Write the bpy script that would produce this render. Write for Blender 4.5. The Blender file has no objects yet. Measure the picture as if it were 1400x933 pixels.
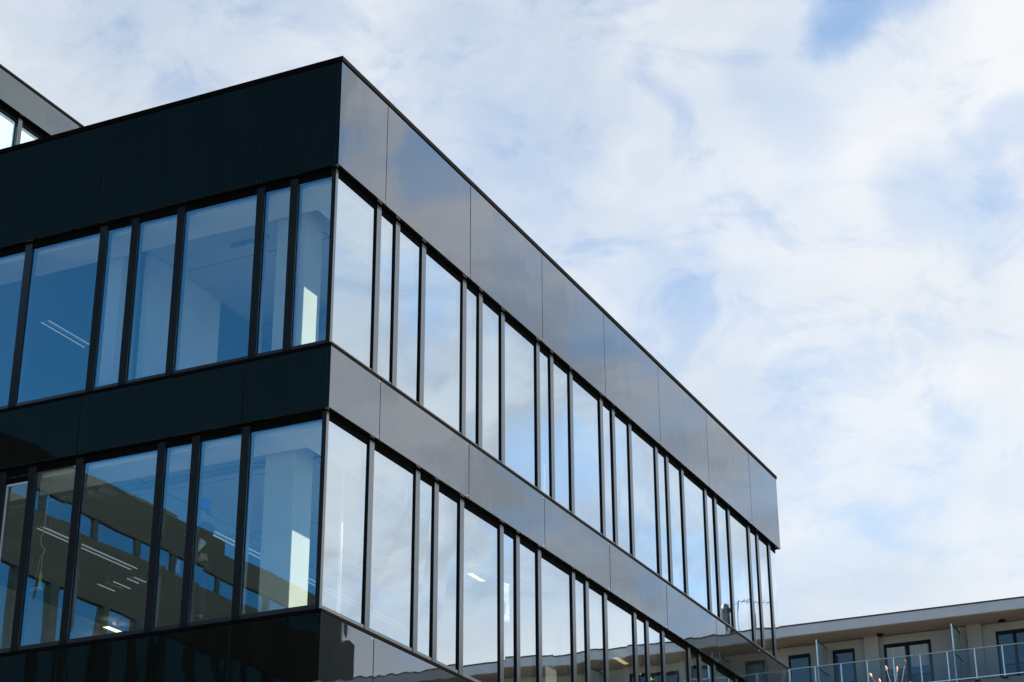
import bpy, bmesh, math, random
from mathutils import Vector, Matrix
random.seed(7)
R = math.radians
scene = bpy.context.scene
COL = scene.collection

# ------------------------------------------------------------------ materials
def new_mat(name):
    m = bpy.data.materials.new(name)
    m.use_nodes = True
    nt = m.node_tree
    for n in list(nt.nodes):
        nt.nodes.remove(n)
    out = nt.nodes.new('ShaderNodeOutputMaterial')
    return m, nt, out

def N(nt, typ, **kw):
    n = nt.nodes.new(typ)
    for k, v in kw.items():
        if k in n.inputs:
            n.inputs[k].default_value = v
        else:
            setattr(n, k, v)
    return n

def math_node(nt, op, a, b=None, clamp=False):
    n = nt.nodes.new('ShaderNodeMath')
    n.operation = op
    n.use_clamp = clamp
    for i, v in enumerate((a, b)):
        if v is None:
            continue
        if isinstance(v, (int, float)):
            n.inputs[i].default_value = v
        else:
            nt.links.new(v, n.inputs[i])
    return n.outputs[0]

def noise(nt, coord, scale, detail=4, rough=0.55, vec_scale=None, dist=0.0):
    if vec_scale:
        mp = nt.nodes.new('ShaderNodeMapping')
        mp.inputs['Scale'].default_value = vec_scale
        nt.links.new(coord, mp.inputs['Vector'])
        coord = mp.outputs[0]
    n = nt.nodes.new('ShaderNodeTexNoise')
    n.inputs['Scale'].default_value = scale
    n.inputs['Detail'].default_value = detail
    n.inputs['Roughness'].default_value = rough
    n.inputs['Distortion'].default_value = dist
    nt.links.new(coord, n.inputs['Vector'])
    return n.outputs['Fac']

def ramp(nt, fac, stops):
    n = nt.nodes.new('ShaderNodeValToRGB')
    cr = n.color_ramp
    while len(cr.elements) > 1:
        cr.elements.remove(cr.elements[-1])
    cr.elements[0].position = stops[0][0]
    cr.elements[0].color = (*stops[0][1], 1)
    for p, c in stops[1:]:
        e = cr.elements.new(p)
        e.color = (*c, 1)
    nt.links.new(fac, n.inputs[0])
    return n.outputs[0]

def plain(name, rgb, rough=0.6, var=0.15, scale=3.0, bump=0.0, metallic=0.0, spec=0.5, vec_scale=None):
    m, nt, out = new_mat(name)
    tc = nt.nodes.new('ShaderNodeTexCoord')
    b = nt.nodes.new('ShaderNodeBsdfPrincipled')
    f = noise(nt, tc.outputs['Object'], scale, 5, 0.6, vec_scale)
    lo = tuple(c * (1 - var) for c in rgb)
    hi = tuple(min(1, c * (1 + var)) for c in rgb)
    nt.links.new(ramp(nt, f, [(0.3, lo), (0.7, hi)]), b.inputs['Base Color'])
    b.inputs['Roughness'].default_value = rough
    b.inputs['Metallic'].default_value = metallic
    b.inputs['Specular IOR Level'].default_value = spec
    if bump:
        bp = nt.nodes.new('ShaderNodeBump')
        bp.inputs['Strength'].default_value = 0.5
        bp.inputs['Distance'].default_value = bump
        nt.links.new(noise(nt, tc.outputs['Object'], scale * 8, 4), bp.inputs['Height'])
        nt.links.new(bp.outputs[0], b.inputs['Normal'])
    nt.links.new(b.outputs[0], out.inputs[0])
    return m

def curve_fac(nt, f0, power, normal=None, fmax=1.0):
    """reflectance by viewing angle: f0 is a list of (facing, reflectance) stops"""
    lw = nt.nodes.new('ShaderNodeLayerWeight')
    lw.inputs['Blend'].default_value = 0.5
    if normal is not None:
        nt.links.new(normal, lw.inputs['Normal'])
    if isinstance(f0, (list, tuple)):
        return ramp(nt, lw.outputs['Facing'], [(p, (v, v, v)) for p, v in f0])
    p = math_node(nt, 'POWER', lw.outputs['Facing'], power)
    p = math_node(nt, 'MULTIPLY', p, fmax - f0)
    return math_node(nt, 'ADD', p, f0, True)

def coated(name, rgb, f0, power, rough, wav=0.0, wav_scale=1.0, vec_scale=(1, 1, 1), tint=(1, 1, 1), fmax=1.0, dirt=0.0):
    m, nt, out = new_mat(name)
    tc = nt.nodes.new('ShaderNodeTexCoord')
    normal = None
    if wav:
        bp = nt.nodes.new('ShaderNodeBump')
        bp.inputs['Strength'].default_value = 1.0
        bp.inputs['Distance'].default_value = wav
        nt.links.new(noise(nt, tc.outputs['Object'], wav_scale, 2, 0.4, vec_scale), bp.inputs['Height'])
        normal = bp.outputs[0]
    d = nt.nodes.new('ShaderNodeBsdfDiffuse')
    f = noise(nt, tc.outputs['Object'], 2.0, 6, 0.7, (1, 1, 0.25))
    nt.links.new(ramp(nt, f, [(0.35, tuple(c * 0.8 for c in rgb)), (0.7, tuple(c * 1.3 for c in rgb))]), d.inputs['Color'])
    g = nt.nodes.new('ShaderNodeBsdfGlossy')
    if isinstance(tint, list):
        lw = nt.nodes.new('ShaderNodeLayerWeight')
        lw.inputs['Blend'].default_value = 0.5
        nt.links.new(ramp(nt, lw.outputs['Facing'], tint), g.inputs['Color'])
    else:
        g.inputs['Color'].default_value = (*tint, 1)
    if dirt:
        f2 = noise(nt, tc.outputs['Object'], 3.0, 6, 0.65, (2.2, 2.2, 0.3))
        mr = N(nt, 'ShaderNodeMapRange')
        mr.inputs['From Min'].default_value = 0.45
        mr.inputs['From Max'].default_value = 0.75
        mr.inputs['To Min'].default_value = rough
        mr.inputs['To Max'].default_value = rough + dirt
        nt.links.new(f2, mr.inputs['Value'])
        nt.links.new(mr.outputs[0], g.inputs['Roughness'])
    else:
        g.inputs['Roughness'].default_value = rough
    if normal is not None:
        nt.links.new(normal, g.inputs['Normal'])
    mix = nt.nodes.new('ShaderNodeMixShader')
    nt.links.new(curve_fac(nt, f0, power, None, fmax), mix.inputs[0])
    nt.links.new(d.outputs[0], mix.inputs[1])
    nt.links.new(g.outputs[0], mix.inputs[2])
    nt.links.new(mix.outputs[0], out.inputs[0])
    return m

def glass(name, tint, f0, power, wav=0.0, wav_scale=0.8, refl=(1, 1, 1), fmax=1.0):
    m, nt, out = new_mat(name)
    tc = nt.nodes.new('ShaderNodeTexCoord')
    g = nt.nodes.new('ShaderNodeBsdfGlossy')
    g.inputs['Roughness'].default_value = 0.0
    if isinstance(refl, list):                        # coating: blue seen straight on, neutral at a slant
        lw = nt.nodes.new('ShaderNodeLayerWeight')
        lw.inputs['Blend'].default_value = 0.5
        nt.links.new(ramp(nt, lw.outputs['Facing'], refl), g.inputs['Color'])
    else:
        g.inputs['Color'].default_value = (*refl, 1)
    if wav:
        bp = nt.nodes.new('ShaderNodeBump')
        bp.inputs['Strength'].default_value = 1.0
        bp.inputs['Distance'].default_value = wav
        nt.links.new(noise(nt, tc.outputs['Object'], wav_scale, 1.5, 0.45), bp.inputs['Height'])
        nt.links.new(bp.outputs[0], g.inputs['Normal'])
    t = nt.nodes.new('ShaderNodeBsdfTransparent')
    t.inputs['Color'].default_value = (*tint, 1)
    t2 = nt.nodes.new('ShaderNodeBsdfTransparent')
    mix = nt.nodes.new('ShaderNodeMixShader')
    nt.links.new(curve_fac(nt, f0, power, None, fmax), mix.inputs[0])
    nt.links.new(t.outputs[0], mix.inputs[1])
    nt.links.new(g.outputs[0], mix.inputs[2])
    geo = nt.nodes.new('ShaderNodeNewGeometry')       # the inner skin of the pane adds nothing
    m2 = nt.nodes.new('ShaderNodeMixShader')
    nt.links.new(geo.outputs['Backfacing'], m2.inputs[0])
    nt.links.new(mix.outputs[0], m2.inputs[1])
    nt.links.new(t2.outputs[0], m2.inputs[2])
    nt.links.new(m2.outputs[0], out.inputs[0])
    return m

def lamp_mat(name, rgb, strength):
    m, nt, out = new_mat(name)
    e = nt.nodes.new('ShaderNodeEmission')
    e.inputs['Color'].default_value = (*rgb, 1)
    e.inputs['Strength'].default_value = strength
    nt.links.new(e.outputs[0], out.inputs[0])
    return m

M = {}
M['panel'] = coated('black_glossy_panel', (0.0032, 0.0044, 0.0045), [(0.0, 0.011), (0.362, 0.016), (0.405, 0.21), (0.48, 0.27), (0.68, 0.40), (1.0, 0.85)], 1.9, 0.008, 0.0026, 0.9, (1.6, 1.6, 0.7), [(0.0, (0.42, 0.92, 0.86)), (0.33, (0.45, 0.92, 0.86)), (0.45, (0.97, 0.98, 1.0))], 0.72, dirt=0.035)
M['mullion'] = coated('dark_anodised_mullion', (0.010, 0.013, 0.015), [(0.0, 0.004), (0.30, 0.007), (0.48, 0.23), (0.68, 0.30), (1.0, 0.6)], 1.5, 0.18, tint=(0.97, 0.97, 0.97))
M['black'] = coated('black_matt_metal', (0.0022, 0.0024, 0.0027), [(0.0, 0.0), (0.5, 0.004), (0.8, 0.012), (1.0, 0.03)], 1, 0.5)
M['sill'] = coated('grey_sill_rail', (0.02, 0.022, 0.024), [(0.0, 0.01), (0.26, 0.02), (0.48, 0.22), (0.68, 0.33), (1.0, 0.6)], 1.4, 0.25)
M['gasket'] = plain('black_rubber_gasket', (0.003, 0.003, 0.003), 0.8, 0.2, 5, spec=0.03)
M['glass'] = glass('coated_window_glass', (0.74, 0.85, 0.91), [(0.0, 0.22), (0.26, 0.27), (0.41, 0.31), (0.50, 0.70), (0.68, 0.90), (1.0, 1.0)], 1.45, 0.0016, 0.75, [(0.0, (0.22, 0.70, 1.0)), (0.30, (0.26, 0.74, 1.0)), (0.50, (0.90, 0.97, 1.0)), (1.0, (0.95, 0.98, 1.0))])
M['screw'] = plain('steel_screw', (0.35, 0.35, 0.36), 0.35, 0.1, 10, metallic=0.9)
M['ceiling'] = None
M['white_wall'] = plain('white_painted_wall', (0.62, 0.63, 0.63), 0.8, 0.05, 1.5)
M['column'] = plain('pale_concrete_column', (0.62, 0.565, 0.44), 0.85, 0.05, 2.5, 0.004)
M['bulkhead'] = plain('pale_plasterboard', (0.86, 0.85, 0.83), 0.85, 0.04, 1.2)
M['floor'] = plain('screed_floor', (0.27, 0.265, 0.255), 0.7, 0.15, 1.0)
M['dark_shade'] = plain('shade_dark_soffit', (0.02, 0.022, 0.025), 0.9, 0.2, 1.0)  # dark tone stands in for the shade of the upper left room
M['grey_shade'] = plain('shade_grey_soffit', (0.10, 0.10, 0.10), 0.9, 0.2, 1.0)  # grey tone puts room shade into the lower ceiling colour
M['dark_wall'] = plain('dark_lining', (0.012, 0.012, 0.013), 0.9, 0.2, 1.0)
M['roof'] = plain('roof_membrane', (0.16, 0.16, 0.16), 0.9, 0.2, 0.7)
M['bright_backing'] = plain('white_glass_backing', (0.86, 0.87, 0.88), 0.9, 0.03, 2)  # for sheets added to brighten the set back windows
M['pipe'] = plain('white_pipe_paint', (0.85, 0.85, 0.84), 0.5, 0.03, 4)
M['tray'] = plain('galvanised_tray', (0.22, 0.24, 0.26), 0.5, 0.2, 5, metallic=0.4)
M['stucco'] = plain('grey_stucco', (0.45, 0.44, 0.475), 0.9, 0.06, 1.2, 0.004)
M['stucco_warm'] = plain('beige_stucco', (0.31, 0.29, 0.285), 0.9, 0.06, 1.2, 0.004)
M['soffit'] = plain('beige_soffit', (0.38, 0.305, 0.26), 0.9, 0.07, 0.8)
M['roof_edge'] = plain('dark_roof_flashing', (0.03, 0.032, 0.035), 0.5, 0.2, 4)
M['frame_dark'] = plain('dark_window_frame', (0.010, 0.009, 0.009), 0.6, 0.2, 5, spec=0.1)
M['rail_steel'] = plain('brushed_steel_rail', (0.55, 0.60, 0.66), 0.38, 0.1, 6, metallic=0.55)
M['rail_dark'] = plain('dull_steel_handrail', (0.34, 0.37, 0.39), 0.45, 0.1, 6, metallic=0.4)
M['rail_glass'] = glass('blue_railing_glass', (0.64, 0.70, 0.75), 0.035, 2.6, 0, 1, (0.75, 0.92, 1), 0.6)
M['frosted'] = plain('frosted_green_glass', (0.26, 0.33, 0.32), 0.35, 0.08, 2)
M['house_glass'] = coated('dark_house_glass', (0.008, 0.010, 0.014), 0.07, 2.0, 0.02, 0.001, 0.7, (1, 1, 1), (0.72, 0.9, 1.0), 0.8)
M['ribbon_glass'] = coated('bright_ribbon_glass', (0.010, 0.013, 0.018), 0.55, 2.0, 0.02, 0.001, 0.7, (1, 1, 1), (0.75, 0.95, 1.0), 0.9)
M['slab'] = plain('dark_slab_edge', (0.115, 0.118, 0.13), 0.85, 0.1, 1.5)
M['tower'] = plain('dark_tower_cladding', (0.060, 0.054, 0.054), 0.8, 0.1, 1.5)
M['curtain'] = plain('pale_curtain', (0.35, 0.36, 0.38), 0.9, 0.3, 9, vec_scale=(3, 3, 0.1))
M['brown'] = plain('brown_cladding', (0.062, 0.019, 0.007), 0.85, 0.2, 0.6, 0.003, vec_scale=(1, 1, 3))
M['brown_dark'] = plain('dark_brown_pier', (0.034, 0.014, 0.008), 0.8, 0.2, 1.0)
M['asphalt'] = plain('asphalt', (0.05, 0.05, 0.052), 0.9, 0.3, 6, 0.004)
M['paving'] = plain('paving', (0.24, 0.235, 0.225), 0.85, 0.2, 2.5, 0.003)
M['kerb'] = plain('kerb_stone', (0.30, 0.30, 0.29), 0.85, 0.15, 5)
M['paint'] = plain('road_paint', (0.75, 0.75, 0.72), 0.7, 0.1, 6)
M['ground'] = plain('ground_earth', (0.12, 0.12, 0.10), 0.95, 0.3, 0.5)
M['bark'] = plain('grey_brown_bark', (0.13, 0.10, 0.085), 0.9, 0.3, 12, 0.003)
M['bud'] = plain('peach_bud', (0.80, 0.42, 0.30), 0.6, 0.25, 18)
M['bud_dark'] = plain('plum_bud', (0.20, 0.06, 0.09), 0.6, 0.25, 18)
M['led'] = lamp_mat('cool_led', (0.85, 0.95, 1.0), 0.13)
M['warm'] = lamp_mat('warm_lamp', (1.0, 0.78, 0.34), 1.2)
M['housing'] = plain('white_lamp_housing', (0.7, 0.7, 0.7), 0.5, 0.03, 5)
M['sheet'] = plain('pale_plastic_sheet', (0.86, 0.88, 0.70), 0.4, 0.12, 9)
M['lime'] = plain('lime_plastic', (0.36, 0.55, 0.04), 0.45, 0.1, 9)
M['cable'] = plain('grey_cable', (0.45, 0.47, 0.48), 0.6, 0.05, 9)
M['cable_dark'] = plain('dark_cable', (0.02, 0.02, 0.02), 0.6, 0.05, 9)
M['skin'] = plain('skin', (0.45, 0.28, 0.21), 0.55, 0.06, 14)
M['hat'] = plain('blue_hard_hat', (0.003, 0.15, 0.75), 0.35, 0.05, 6)
M['jacket'] = plain('dark_navy_jacket', (0.012, 0.018, 0.028), 0.85, 0.2, 14, 0.002)
M['trousers'] = plain('dark_grey_trousers', (0.03, 0.03, 0.035), 0.85, 0.2, 14, 0.002)
M['glove'] = plain('pale_work_sleeve', (0.70, 0.72, 0.72), 0.8, 0.1, 14)
M['antenna'] = plain('antenna_aluminium', (0.10, 0.10, 0.11), 0.5, 0.1, 6, metallic=0.3)

def ceiling_material():
    """pale ceiling boards with thin dark joints on a 2.4 m by 2.9 m grid"""
    m, nt, out = new_mat('jointed_ceiling')
    tc = nt.nodes.new('ShaderNodeTexCoord')
    sp = nt.nodes.new('ShaderNodeSeparateXYZ')
    nt.links.new(tc.outputs['Object'], sp.inputs[0])
    def line(c, off, per, w):
        v = math_node(nt, 'SUBTRACT', c, off - per / 2)
        v = math_node(nt, 'DIVIDE', v, per)
        v = math_node(nt, 'FRACT', v)
        v = math_node(nt, 'SUBTRACT', v, 0.5)
        v = math_node(nt, 'ABSOLUTE', v)
        return math_node(nt, 'LESS_THAN', v, w / per)
    l = math_node(nt, 'MAXIMUM', line(sp.outputs[0], 2.21, 2.4, 0.012), line(sp.outputs[1], 1.45, 2.87, 0.012))
    f = noise(nt, tc.outputs['Object'], 1.3, 5, 0.6)
    c = ramp(nt, f, [(0.3, (0.40, 0.40, 0.41)), (0.7, (0.47, 0.47, 0.48))])
    mx = nt.nodes.new('ShaderNodeMix')
    mx.data_type = 'RGBA'
    nt.links.new(l, mx.inputs[0])
    nt.links.new(c, mx.inputs[6])
    mx.inputs[7].default_value = (0.10, 0.10, 0.11, 1)
    b = nt.nodes.new('ShaderNodeBsdfPrincipled')
    b.inputs['Roughness'].default_value = 0.85
    nt.links.new(mx.outputs[2], b.inputs['Base Color'])
    nt.links.new(b.outputs[0], out.inputs[0])
    return m
M['ceiling'] = ceiling_material()

# ------------------------------------------------------------------ helpers
class MB:
    def __init__(self):
        self.v, self.f = [], []
    def box(self, x0, y0, z0, x1, y1, z1):
        if x1 < x0: x0, x1 = x1, x0
        if y1 < y0: y0, y1 = y1, y0
        if z1 < z0: z0, z1 = z1, z0
        n = len(self.v)
        self.v += [(x0, y0, z0), (x1, y0, z0), (x1, y1, z0), (x0, y1, z0), (x0, y0, z1), (x1, y0, z1), (x1, y1, z1), (x0, y1, z1)]
        self.f += [tuple(n + i for i in q) for q in ((0, 3, 2, 1), (4, 5, 6, 7), (0, 1, 5, 4), (1, 2, 6, 5), (2, 3, 7, 6), (3, 0, 4, 7))]
        return self
    def hexa(self, pts):
        n = len(self.v)
        self.v += [tuple(p) for p in pts]
        self.f += [tuple(n + i for i in q) for q in ((0, 3, 2, 1), (4, 5, 6, 7), (0, 1, 5, 4), (1, 2, 6, 5), (2, 3, 7, 6), (3, 0, 4, 7))]
        return self
    def ring(self, x0, y0, x1, y1, a, b, z0, z1):
        """rectangular ring between offsets a and b inside the footprint"""
        n = len(self.v)
        for o in (a, b):
            for z in (z0, z1):
                self.v += [(x0 + o, y0 + o, z), (x1 - o, y0 + o, z), (x1 - o, y1 - o, z), (x0 + o, y1 - o, z)]
        O0, O1, I0, I1 = n, n + 4, n + 8, n + 12
        for i in range(4):
            j = (i + 1) % 4
            self.f += [(O0 + i, O0 + j, O1 + j, O1 + i), (I0 + j, I0 + i, I1 + i, I1 + j),
                       (O1 + i, O1 + j, I1 + j, I1 + i), (O0 + j, O0 + i, I0 + i, I0 + j)]
        return self
    def tube(self, pts, radii, n=8, cap=True):
        pts = [Vector(p) for p in pts]
        if isinstance(radii, (int, float)):
            radii = [radii] * len(pts)
        base = len(self.v)
        up = None
        for i, p in enumerate(pts):
            t = (pts[min(i + 1, len(pts) - 1)] - pts[max(i - 1, 0)]).normalized()
            if up is None:
                up = t.orthogonal().normalized()
            up = (up - t * up.dot(t))
            up = up.normalized() if up.length > 1e-6 else t.orthogonal().normalized()
            s = t.cross(up)
            for k in range(n):
                a = 2 * math.pi * k / n
                self.v.append(tuple(p + (up * math.cos(a) + s * math.sin(a)) * radii[i]))
        for i in range(len(pts) - 1):
            for k in range(n):
                k2 = (k + 1) % n
                self.f.append((base + i * n + k, base + i * n + k2, base + (i + 1) * n + k2, base + (i + 1) * n + k))
        if cap:
            self.f.append(tuple(base + k for k in reversed(range(n))))
            self.f.append(tuple(base + (len(pts) - 1) * n + k for k in range(n)))
        return self
    def build(self, name, mat, parent=None, bevel=0.0, smooth=False, origin=None):
        me = bpy.data.meshes.new(name)
        o0 = Vector(origin) if origin else Vector((0, 0, 0))
        me.from_pydata([tuple(Vector(p) - o0) for p in self.v], [], self.f)
        me.update()
        if smooth:
            for p in me.polygons:
                p.use_smooth = True
        me.materials.append(mat)
        o = bpy.data.objects.new(name, me)
        o.location = o0
        COL.objects.link(o)
        if parent is not None:
            o.parent = parent
        if bevel:
            b = o.modifiers.new('Bevel', 'BEVEL')
            b.width = bevel
            b.segments = 2
            b.limit_method = 'ANGLE'
            b.harden_normals = True
        return o

def tag(o, label=None, cat=None, group=None, kind=None):
    for k, v in (('label', label), ('category', cat), ('group', group), ('kind', kind)):
        if v:
            o[k] = v
    return o

def empty(name, loc=(0, 0, 0)):
    o = bpy.data.objects.new(name, None)
    o.location = loc
    o.empty_display_size = 0.3
    COL.objects.link(o)
    return o

def keep(o, parent):
    """parent without moving: parts are modelled in world coordinates"""
    o.parent = parent
    o.location = o.location - parent.location
    return o

def copy_tree(o, parent=None):
    c = o.copy()
    COL.objects.link(c)
    if parent is not None:
        c.parent = parent
    for ch in list(o.children):
        copy_tree(ch, c)
    return c

# ------------------------------------------------------------------ office building (parts modelled in world space, Empty at the corner)
X1, Y1 = 20.52, 16.0
office = empty('office_building')
tag(office, 'black glass clad office block with two long window rows, filling the photo', 'building')
BANDS = [('fascia', 16.84, 15.02), ('band', 12.14, 11.22), ('band', 8.33, 7.42), ('band', 4.53, 3.62)]
JX = [0.0, 1.41, 4.26, 7.11, 9.96, 12.81, 15.66, 18.48, X1]
JY = [0.062, 1.41, 4.26, 7.11, 9.96, 12.81, 15.0, Y1]
G = 0.0055

screw0 = None
def screw(loc, axis, parent):
    global screw0
    if screw0 is None:
        bm = MB().tube([(0, 0.0, 0), (0, -0.007, 0)], [0.013, 0.011], 10)
        screw0 = bm.build('screw', M['screw'], parent)
        s = screw0
    else:
        s = screw0.copy()
        COL.objects.link(s)
        s.parent = parent
    s.location = loc
    s.rotation_euler = (0, 0, axis)
    return s

def facade_panel(x0, y0, z0, x1, y1, z1, side, parent):
    """one flat cladding panel, hung a hair out of true"""
    a, b, c, d = (random.uniform(-0.002, 0.002) for _ in range(4))
    if side == 'R':
        m = MB().hexa([(x0, y0 + a, z0), (x1, y0 + b, z0), (x1, y1, z0), (x0, y1, z0), (x0, y0 + c, z1), (x1, y0 + d, z1), (x1, y1, z1), (x0, y1, z1)])
    else:
        m = MB().hexa([(x0 + a, y0, z0), (x1, y0, z0), (x1, y1, z0), (x0 + b, y1, z0), (x0 + c, y0, z1), (x1, y0, z1), (x1, y1, z1), (x0 + d, y1, z1)])
    return m.build('facade_panel', M['panel'], parent, bevel=0.005)

for kind, zt, zb in BANDS:
    ztp = zt - 0.082 if kind == 'fascia' else zt
    for i in range(len(JX) - 1):
        xa, xb = JX[i] + (G if i else 0), JX[i + 1] - (G if i < len(JX) - 2 else 0)
        p = facade_panel(xa, 0, zb, xb, 0.06, ztp, 'R', office)
        if i < len(JX) - 2 and zt > 8:
            screw((JX[i + 1] - 0.03, -0.0012, zb + 0.035), 0, p)
            screw((JX[i + 1] - 0.03, -0.0012, ztp - 0.035), 0, p)
        elif zt > 8:
            screw((X1 - 0.03, -0.0012, zb + 0.035), 0, p)
            screw((X1 - 0.03, -0.0012, ztp - 0.035), 0, p)
    for i in range(len(JY) - 1):
        ya, yb = JY[i] + (G if i else 0), JY[i + 1] - (G if i < len(JY) - 2 else 0)
        p = facade_panel(0, ya, zb, 0.06, yb, ztp, 'L', office)
    # far end and rear
    for ya, yb in ((0.066, 5.4), (5.41, 10.7), (10.71, Y1 - 0.066)):
        MB().box(X1 - 0.06, ya, zb, X1, yb, ztp).build('facade_panel', M['panel'], office, bevel=0.005)
    MB().box(0.066, Y1 - 0.06, zb, X1, Y1, ztp).build('rear_panel', M['panel'], office, bevel=0.005)
    # carcass behind the panels, closed soffit under them
    MB().ring(0, 0, X1, Y1, 0.075, 0.115, zb + 0.006, ztp - 0.004).build('carcass', M['dark_wall'], office)
    MB().ring(0, 0, X1, Y1, 0.064, 0.42, zb + 0.003, zb + 0.005).build('soffit', M['black'], office)
    if kind == 'band':
        MB().ring(0, 0, X1, Y1, -0.006, 0.30, zt + 0.004, zt + 0.054).build('ledge', M['black'], office, bevel=0.004)
# coping round the roof
MB().ring(0, 0, X1, Y1, -0.018, 0.36, 16.766, 16.845).build('coping', M['black'], office, bevel=0.005)
MB().ring(0, 0, X1, Y1, 0.30, 0.34, 15.91, 16.762).build('parapet_lining', M['roof'], office)

# frames
ROWS = [(12.14, 15.02), (8.33, 11.22), (4.53, 7.42)]
for zb, zt in ROWS:
    MB().ring(0, 0, X1, Y1, 0.088, 0.17, zb + 0.058, zb + 0.150).build('sill_rail', M['sill'], office, bevel=0.004)
    MB().ring(0, 0, X1, Y1, 0.098, 0.17, zt - 0.118, zt - 0.002).build('head_rail', M['black'], office, bevel=0.004)
    for cx, cy in ((0.08, 0.08), (0.08, Y1 - 0.15), (X1 - 0.15, Y1 - 0.15)):
        MB().box(cx, cy, zb + 0.038, cx + 0.07, cy + 0.07, zt - 0.006).build('corner_post', M['mullion'], office, bevel=0.004)

mull0 = {}
def mullion(side, t, zb, zt, parent=None):
    parent = parent or office
    w = 0.069
    key = (side, round(zt - zb, 2))
    if key not in mull0:
        m = MB().box(-w, 0.078, 0.0, w, 0.21, zt - zb - 0.06)
        g = MB()
        for s in (-1, 1):
            g.box(s * (w + 0.001), 0.104, 0.06, s * (w + 0.007), 0.14, zt - zb - 0.16)
        o = m.build('mullion', M['mullion'], parent, bevel=0.004)
        k = g.build('gasket', M['gasket'], o)
        mull0[key] = o
    else:
        o = copy_tree(mull0[key], parent)
    if side == 'R':
        o.location = (t, 0, zb + 0.036)
    elif side == 'L':
        o.location = (0, t, zb + 0.036)
        o.rotation_euler = (0, 0, -math.pi / 2)
    else:
        o.location = (X1, t, zb + 0.036)
        o.rotation_euler = (0, 0, math.pi / 2)
    return o

def pane(side, a, b, zb, zt, parent=None):
    parent = parent or office
    z0, z1 = zb + 0.145, zt - 0.112
    e = [0.107 + random.uniform(-0.0028, 0.0028) for _ in range(4)]
    th = 0.022
    if side == 'R':
        pts = [(a, e[0], z0), (b, e[1], z0), (b, e[1] + th, z0), (a, e[0] + th, z0), (a, e[2], z1), (b, e[3], z1), (b, e[3] + th, z1), (a, e[2] + th, z1)]
    elif side == 'L':
        pts = [(e[0], b, z0), (e[1], a, z0), (e[1] + th, a, z0), (e[0] + th, b, z0), (e[2], b, z1), (e[3], a, z1), (e[3] + th, a, z1), (e[2] + th, b, z1)]
    else:
        X = X1
        pts = [(X - e[0], a, z0), (X - e[1], b, z0), (X - e[1] - th, b, z0), (X - e[0] - th, a, z0), (X - e[2], a, z1), (X - e[3], b, z1), (X - e[3] - th, b, z1), (X - e[2] - th, a, z1)]
    o = MB().hexa(pts).build('window', M['glass'], parent)
    return o

def glaze(side, ts, end, zb, zt):
    edge = [0.085] + list(ts) + [end - 0.085]
    for i in range(len(edge) - 1):
        a = edge[i] + (0.05 if i else 0.055)
        b = edge[i + 1] - (0.05 if i < len(edge) - 2 else 0.055)
        pane(side, a, b, zb, zt)
    for t in ts:
        mullion(side, t, zb, zt)

RU = [1.37, 1.955, 2.81, 4.225, 4.82, 5.665, 7.08, 7.67, 8.52, 9.93, 10.52, 11.36, 12.76, 13.36, 14.23, 15.62, 16.23, 17.09, 18.45, 19.06, 19.90]
RD = [1.35, 2.74, 3.34, 4.19, 5.605, 6.215, 7.06, 8.475, 9.07, 9.905, 11.32, 11.925, 12.76, 14.18, 14.79, 15.66, 17.03, 17.63, 18.48, 19.88]
LU = [0.785, 1.365, 2.78, 3.62, 4.21, 5.65, 6.48, 7.07, 8.5, 9.33, 9.92, 11.35, 12.18, 12.77, 14.2, 15.03]
LD = [1.39, 2.22, 2.81, 4.25, 5.11, 5.66, 7.1, 7.92, 8.51, 9.95, 10.77, 11.36, 12.8, 13.62, 14.21]
glaze('R', RU, X1, *ROWS[0])
glaze('R', RD, X1, *ROWS[1])
glaze('L', LU, Y1, *ROWS[0])
glaze('L', LD, Y1, *ROWS[1])
for zb, zt in ROWS[:2]:
    glaze('E', [4.0, 8.0, 12.0], Y1, zb, zt)
glaze('R', [2.81, 5.66, 8.51, 11.36, 14.21, 17.06], X1, *ROWS[2])
glaze('L', [2.81, 5.66, 8.51, 11.36], Y1, *ROWS[2])
for zb, zt in ROWS:
    MB().box(0.2, Y1 - 0.14, zb + 0.05, X1 - 0.2, Y1 - 0.1, zt - 0.01).build('rear_wall', M['dark_wall'], office)
MB().box(X1 - 0.14, 0.2, 4.6, X1 - 0.1, Y1 - 0.2, 7.4).build('end_wall', M['dark_wall'], office)
MB().ring(0, 0, X1, Y1, 0.35, 0.6, 0.0, 3.62).build('plinth_wall', M['panel'], office)

# inside of the building
ins = 0.30
for zf, name in ((12.34, 'floor_slab'), (8.53, 'floor_slab'), (4.73, 'floor_slab')):
    MB().box(ins, ins, zf - 0.34, X1 - ins, Y1 - ins, zf).build(name, M['floor'], office)
MB().box(0.42, 0.42, 15.5, X1 - 0.42, Y1 - 0.42, 15.9).build('roof_deck', M['roof'], office)
# perimeter bulkhead and main ceiling
for zbk, zc in ((14.87, 15.15), (11.06, 11.36)):
    MB().ring(0, 0, X1, Y1, 0.235, 0.86, zbk, zc).build('bulkhead', M['bulkhead'], office)
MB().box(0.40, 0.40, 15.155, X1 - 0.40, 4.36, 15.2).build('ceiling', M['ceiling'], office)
MB().box(0.40, 4.362, 15.157, X1 - 0.40, Y1 - 0.40, 15.2).build('shade_toned_ceiling', M['dark_shade'], office)  # room shade painted in: same ceiling, darkened away from the corner
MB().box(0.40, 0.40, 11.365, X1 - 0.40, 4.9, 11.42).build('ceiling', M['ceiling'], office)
MB().box(0.40, 4.902, 11.367, X1 - 0.40, Y1 - 0.40, 11.42).build('shade_toned_ceiling', M['grey_shade'], office)  # rear of the lower ceiling, painted darker to dim the interior
MB().box(0.101, 5.555, 8.51, 0.112, 5.585, 10.99).box(0.101, 5.18, 10.96, 0.112, 5.554, 10.99).build('sash', M['rail_dark'], office)
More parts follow.
